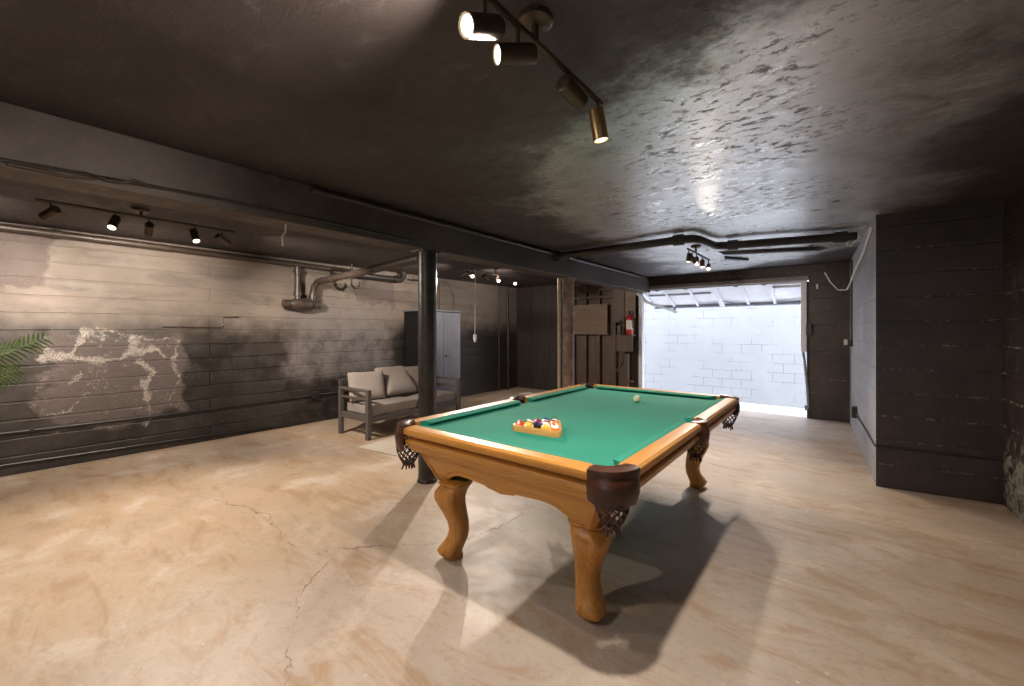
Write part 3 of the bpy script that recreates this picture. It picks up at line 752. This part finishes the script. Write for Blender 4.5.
for x0, x1, y0, y1 in ((-.42, 0, .64, .50), (.0, .42, .50, .64), (.82, 1.25, .66, .50)):
    MB().tube([Mg @ Vector((x0, y0 + .06, -.03)), Mg @ Vector((x1, y1 + .18, -.03))], .012, 6).build('brace_rod', M['grey_metal'], G)
MB().box(-1.2, -.1, .27, .30, -.022, 0, .002, Mg).build('cross_rail', M['grey_metal'], G)
m = MB()
MB().box(-.86 - .02, -.86 + .02, .76, .795, -.15, -.01, .002, Mg).build('handle', M['grey_metal'], G)
for x in (-.95, -.45, .35, .75):
    MB().box(x - .03, x + .03, -.012, .02, -.075, -.045, .002, Mg).build('hinge_tab', M['white_metal'], G)
MB().box(.86, 1.22, .05, .09, -.10, -.06, .002, Mg).box(.86, .90, .05, .2, -.10, -.06, .002, Mg).build('latch_box', M['white_metal'], G)
j = thing('door_jamb', 'pale upright door post with a diagonal arm, beside the shelf and fire extinguisher', 'door jamb', (-3.0, 7.70, 0))
MB().box(-.02, .05, -.06, .04, 0, 1.98, .004).build('upright', M['white_metal'], j)
MB().box(-.045, -.02, -.03, .03, 0, 2.0, .003).build('backing_strip', M['grey_metal'], j)
MB().tube([(-.10, -.07, 2.07), (.12, .02, 1.84), (.56, .35, 1.66)], [.04, .032, .022], 6).build('swing_arm', M['white_metal'], j)
j = thing('door_jamb', 'pale upright door post with a cranked dark arm, beside the dark concrete pier', 'door jamb', (-.42, 7.66, 0))
MB().box(-.075, -.005, -.075, .05, 1.0, 2.07, .004).build('upright', M['white_metal'], j)
MB().box(-.005, .018, -.03, .06, 0, 2.05, .003).build('backing_strip', M['black_iron'], j)
MB().tube([(-.045, -.045, 2.02), (-.05, -.045, 1.4), (-.055, -.045, 1.05), (-.03, -.045, .85), (.005, -.045, .40), (.015, -.045, .16)], .018, 6).build('swing_arm', M['grey_metal'], j)
MB().box(-.02, .06, -.075, -.02, 1.25, 1.42, .006).build('counterweight_box', M['black_plastic'], j)
MB().box(-.03, .015, -.06, -.02, .12, .2, .004).build('foot_bracket', M['grey_metal'], j)

# ------------------------------------------------------------------ timber wall objects
tag(MB().box(-4.40, -3.64, YB - .055, YB - .032, 1.235, 1.84, .003).build('plywood_board', M['ply']), 'square plywood board fixed across the brown studs of the timber wall', 'board')
tag(MB().box(-3.50, -3.28, YB - .06, YB - .034, 1.47, 2.24, .003).build('cladding_board', M['stud']), 'narrow dark timber board hung high on the studs next to the plywood board', 'board')
tag(MB().box(-3.26, -3.07, YB - .075, YB - .034, 1.55, 2.19, .003).build('cladding_board', M['ply']), 'narrow pale timber board hung high beside the door post', 'board')
sh = thing('wall_bracket_shelf', 'small dark timber shelf with diagonal brace below the fire extinguisher', 'shelf', (-3.18, YB, 0))
MB().box(-.20, .12, -.22, -.035, 1.21, 1.235, .003).build('board', M['stud'], sh)
MB().box(-.20, .12, -.215, -.190, .92, 1.21, .003).build('front_board', M['stud'], sh)
MB().box(-.05, .03, -.20, -.14, 0, .88, .004).build('post', M['stud'], sh)
MB().tube([(-.24, -.17, .50), (-.05, -.17, .78)], .022, 6).build('brace', M['stud'], sh)
MB().box(-.14, .12, -.17, -.14, .34, .38, .003).build('rung', M['stud'], sh)
tm = thing('electrical_box', 'small black electrical box with a cable left of the fire extinguisher', 'electrical box', (-3.36, YB - .10, 1.32))
MB().box(-.04, .04, -.04, .03, -.14, .1, .006).build('case', M['black_plastic'], tm)
MB().tube([(0, 0, -.12), (.03, 0, -.3), (-.06, 0, -.5), (-.05, 0, -.66)], .016, 6).build('cable', M['black_plastic'], tm, True)
MB().tube([(0, 0, .09), (0, .0, .2)], .012, 6).build('spout', M['black_plastic'], tm)
fe = thing('fire_extinguisher', 'red fire extinguisher with a pale label standing on the small timber shelf', 'fire extinguisher', (-3.14, YB - .148, 1.235))
MB().lathe([(.03, 0), (.062, .006), (.066, .03), (.066, .30), (.055, .345), (.026, .37), (.022, .39)], (0, 0, 0), 20).build('cylinder', M['red'], fe, True)
MB().lathe([(.0665, .10), (.0672, .10), (.0672, .27), (.0665, .27)], (0, 0, 0), 20).build('label', M['label_white'], fe, True)
v = MB().lathe([(.02, .385), (.02, .43), (.012, .44)], (0, 0, 0), 12).build('valve', M['black_plastic'], fe)
MB().box(-.012, .012, -.085, .02, .435, .45, .003).box(-.012, .012, -.075, .01, .41, .42, .003).build('handle', M['black_plastic'], fe)
MB().tube([(.02, -.01, .41), (.07, -.02, .38), (.078, -.02, .25), (.075, -.02, .12)], .010, 6).build('hose', M['black_plastic'], fe, True)

# ------------------------------------------------------------------ side wall fittings
def wx(y): return .219 + (.073 - .219) * (y - 4.69) / (7.715 - 4.69)
ob = thing('outlet_box', 'black outlet box low on the daylit side wall', 'outlet', (wx(6.5), 6.5, .33))
MB().box(-.05, .0, -.06, .06, -.06, .07, .005).build('box', M['black_plastic'], ob)
MB().box(-.054, -.05, -.035, .035, -.04, .05, .003).build('cover_plate', M['grey_metal'], ob)
pipe('side_conduit', 'thin conduit from the outlet box around the corner of the dark pillar', [(wx(6.45) - .012, 6.45, .325), (wx(5.3) - .012, 5.3, .34), (wx(4.72) - .012, 4.72, .345), (.216, 4.672, .345), (.5, 4.71, .342), (.945, 4.768, .34)], .009, 'black_iron', 'conduit', n=6)
sw = thing('switch_box', 'small black switch box on the side wall under an upright conduit', 'switch', (wx(7.1), 7.1, 1.155))
MB().box(-.035, 0, -.035, .035, -.045, .045, .004).build('box', M['black_plastic'], sw)
MB().tube([(-.012, 0, .04), (-.012, 0, 1.1)], .01, 6).build('conduit', M['black_iron'], sw, True)
tag(MB().box(-.02, .02, -.01, 0, -.04, .04, .003).build('light_switch', M['white_plastic']), 'small white switch on the dark concrete pier', 'switch')
bpy.data.objects['light_switch'].location = (.03, YB, 1.15)
tag(MB().box(-.012, .012, -.04, 0, -.035, .035, .003).build('door_bell_button', M['white_plastic']), 'tiny white fitting high on the dark pier next to the garage door', 'fitting')
bpy.data.objects['door_bell_button'].location = (-.30, YB, 1.97)
pipe('white_cable', 'white cable drooping in a loop from the side wall to the dark pier', [(wx(4.85) - .012, 4.85, 2.24), (wx(5.48) - .015, 5.48, 2.12), (wx(6.1) - .045, 6.1, 2.0), (wx(6.8) - .045, 6.8, 1.92), (wx(7.4) - .045, 7.4, 1.885), (.02, 7.60, 1.895), (-.06, 7.63, 1.905), (-.15, 7.63, 2.03), (-.21, 7.63, 2.17)], .010, 'white_plastic', 'cable', n=6)

# ------------------------------------------------------------------ lamps
LENS_MESH = None
def track(name, label, p0, p1, canopy, heads, body='bronze', L=.125, R=.03, power=40, size=100, group='ceiling track lights'):
    """heads: (position along bar, pivot drop, direction, lit, body material)"""
    p0, p1 = Vector(p0), Vector(p1)
    t = thing(name, label, 'track light', (0, 0, 0), 0, group)
    c = p0.lerp(p1, canopy)
    t.location = (c.x, c.y, ZC)
    off = Vector(t.location)
    MB().tube([p0 - off, p1 - off], .011, 8).build('track_bar', M[body], t, True)
    MB().lathe([(.055, 0), (.055, -.018), (.045, -.026)], (0, 0, 0), 20).build('canopy', M[body], t, True)
    MB().tube([(0, 0, -.02), (c - off)], .012, 8).build('stem', M[body], t, True)
    for f, drop, d, lit, hm, pw, *wide in heads:
        b = p0.lerp(p1, f) - off
        d = Vector(d).normalized()
        pv = b + Vector((0, 0, -drop))
        back = pv - d * (L * .45); 
        h = MB().lathe([(R * .55, 0), (R * .95, .004), (R, .012), (R, L), (R * .88, L), (R * .86, L - .012)], back, 20, d).build('lamp_head', M[hm], t, True, 40)
        MB().tube([b, pv - Vector((0, 0, -R))], .006, 6).build('arm', M[body], h, True)
        lo = MB().lathe([(R * .84, L - .012), (R * .80, L - .004), (R * .4, L + .002)], back, 16, d).build('lens', M['lamp_on' if lit else 'lamp_off'], h, True)
        if lit and pw:
            ld = bpy.data.lights.new('lamp', 'SPOT')
            ld.energy = pw; ld.color = (1, .87, .74); ld.spot_size = math.radians(wide[0] if wide else size); ld.spot_blend = .8; ld.shadow_soft_size = .03
            lo2 = bpy.data.objects.new('lamp', ld); COL.objects.link(lo2); lo2.parent = t
            lo2.location = back + d * (L + .012)
            lo2.rotation_euler = d.to_track_quat('-Z', 'Y').to_euler()
    return t
CAM = Vector((0, 0, 1.325))
KP = 2.0
# over the near end of the room
track('track_light', 'brass ceiling track light above the near side of the pool table', (-.753, -.10, 2.225), (-.753, 1.515, 2.225), .72,
      [(.10, .085, (.35, -.5, -.8), 1, 'brass', 40 * KP), (.30, .085, (-.6, -.4, -.75), 1, 'brass', 30 * KP), (.575, .085, (-.13, -.90, -.42), 1, 'bronze', 30 * KP), (.665, .085, (-.466, -.844, -.254), 1, 'bronze', 45 * KP, 150),  # first two heads are unseen, added as fill light
       (.855, .055, (.03, .98, -.12), 0, 'bronze', 0), (.985, .085, (.10, .18, -1), 1, 'brass', 66 * KP, 158)], power=60, body='bronze')
# over the sofa side
track('track_light', 'bronze ceiling track light in front of the long block wall', (-4.40, .20, 2.235), (-4.43, 1.42, 2.235), .46,
      [(.06, .075, (-.8, -.45, -.38), 1, 'bronze', 90 * KP), (.33, .075, (.50, -.28, -.75), 1, 'bronze', 55 * KP, 165), (.50, .085, (-.8, .1, -.40), 1, 'bronze', 100 * KP), (.75, .085, (.52, .05, -.75), 1, 'bronze', 65 * KP, 165), (.92, .085, (-.35, .8, -.42), 1, 'bronze', 130 * KP)])
track('track_light', 'ceiling track light with three glowing lamps between the two posts', (-4.22, 4.25, 2.20), (-4.34, 5.65, 2.20), .5,
      [(.10, .075, (.60, -.60, -.36), 1, 'bronze', 120 * KP, 120), (.56, .075, (.60, -.52, -.36), 1, 'bronze', 25 * KP), (.90, .075, (.60, -.56, -.36), 1, 'bronze', 25 * KP), (.32, .075, (-.2, .9, -.36), 1, 'bronze', 60 * KP, 150), (.0, .075, (-.93, -.08, -.22), 1, 'bronze', 50 * KP)])  # last head is added, facing away, to brighten the long wall
track('track_light', 'ceiling track light with five small heads under the pipe near the garage door', (-1.33, 4.75, 2.215), (-1.33, 5.70, 2.215), .35,
      [(.06, .085, (-.1, -.15, -1), 1, 'bronze', 25 * KP), (.20, .085, (.25, .9, -.62), 1, 'bronze', 40 * KP), (.38, .085, (.1, -.2, -1), 1, 'bronze', 25 * KP), (.65, .085, (.1, -.35, -.9), 1, 'bronze', 30 * KP), (.96, .09, (.15, -.75, -.65), 1, 'bronze', 50 * KP)], L=.10, R=.026)
# behind the camera, out of frame: track added as fill light for the room
track('track_light', 'bronze ceiling track light added as fill at the unseen end of the room', (-2.0, -1.4, 2.225), (-2.0, -.4, 2.225), .5,
      [(.1, .085, (-.8, .3, -.6), 1, 'bronze', 50 * KP), (.5, .085, (-.3, .8, -.6), 1, 'bronze', 20 * KP), (.9, .085, (.5, .7, -.6), 1, 'bronze', 30 * KP)])

# ------------------------------------------------------------------ palm
P = thing('potted_palm', 'green palm frond reaching in front of the long block wall', 'palm', (-4.75, -.55, 0))
MB().lathe([(.13, 0), (.15, .02), (.19, .32), (.2, .34), (.2, .37), (.18, .37), (.165, .33)], (0, 0, 0), 24).build('pot', M['terracotta'], P, True)
MB().lathe([(.165, .30), (.165, .325), (.05, .335)], (0, 0, 0), 20).build('soil', M['soil'], P)
MB().tube([(0, 0, .3), (.02, .02, .6), (0, .03, .85)], [.05, .04, .03], 8).build('trunk', M['stud'], P, True)
def frond(pts, n, ln, tw=0.0, name='frond'):
    pts = [Vector(p) for p in pts]
    seg = [(b_ - a_).length for a_, b_ in zip(pts, pts[1:])]; tot = sum(seg)
    def ev(t):
        k = max(0, min(1, t)) * tot
        for i, L_ in enumerate(seg):
            if k <= L_ or i == len(seg) - 1: return pts[i].lerp(pts[i + 1], min(1, k / L_))
            k -= L_
    m = MB(); m.tube([ev(i / 10) for i in range(11)], [.008 - .0006 * i for i in range(11)], 6)
    for i in range(n):
        t = .22 + .78 * i / (n - 1)
        p = ev(t); d = (ev(min(1, t + .02)) - ev(min(.98, t) - .02)).normalized()
        s0 = d.cross(Vector((0, 0, 1))).normalized(); u0 = s0.cross(d).normalized()
        side = s0 * math.cos(tw) + u0 * math.sin(tw); up = side.cross(d).normalized()
        for sg in (1, -1):
            l = ln * (.45 + .85 * math.sin(PI * min(1, .12 + t * .86))) * random.uniform(.9, 1.08)
            a = .75 - .35 * t
            dr = (d * a + side * sg * .66 + up * (.30 - .15 * t)).normalized()
            q = p
            wd = dr.cross(up).normalized() * .007
            rows = []
            for k in range(5):
                f = k / 4
                w = wd * (math.sin(PI * (.18 + .82 * f)) if f < 1 else .05)
                c = p + dr * l * f + Vector((0, 0, -.30 * l * f * f))
                fold = up * .003 * (1 - f)
                rows.append([c - w + fold, c, c + w + fold])
            m.grid(rows)
    return m.build(name, M['leaf'], P)
frond([(0, .02, .80), (-.12, .25, .97), (-.20, .48, 1.08), (-.25, .68, 1.17), (-.26, .76, 1.225), (-.26, .815, 1.255)], 27, .17, 1.05)
frond([(0, .02, .80), (-.02, .25, .86), (-.05, .45, .93), (-.07, .60, .99), (-.08, .68, 1.02)], 25, .17, 1.0)
frond([(0, .0, .80), (-.2, -.1, 1.1), (-.38, -.2, 1.25), (-.52, -.28, 1.2)], 24, .17)
frond([(0, .0, .80), (.1, -.2, 1.1), (.2, -.42, 1.25), (.3, -.6, 1.2)], 24, .17)
frond([(0, .0, .80), (.2, .0, 1.15), (.42, .0, 1.25), (.6, -.02, 1.15)], 24, .17)

# ------------------------------------------------------------------ sky, camera, view
w = bpy.data.worlds.new('sky'); SC.world = w; w.use_nodes = True
bg = w.node_tree.nodes['Background']
bg.inputs[0].default_value = (.77, .85, 1.0, 1); bg.inputs[1].default_value = 10.0
cd = bpy.data.cameras.new('camera'); cam = bpy.data.objects.new('camera', cd); COL.objects.link(cam)
cam.location = CAM; cam.rotation_euler = (PI / 2, 0, math.radians(38.508))
cd.sensor_width = 36; cd.lens = 36 * 416 / 1024; cd.shift_y = -13 / 1024; cd.clip_start = .02
SC.camera = cam
vs = SC.view_settings
vs.view_transform = 'Standard'; vs.look = 'None'; vs.gamma = 1; vs.exposure = 0; vs.use_curve_mapping = False
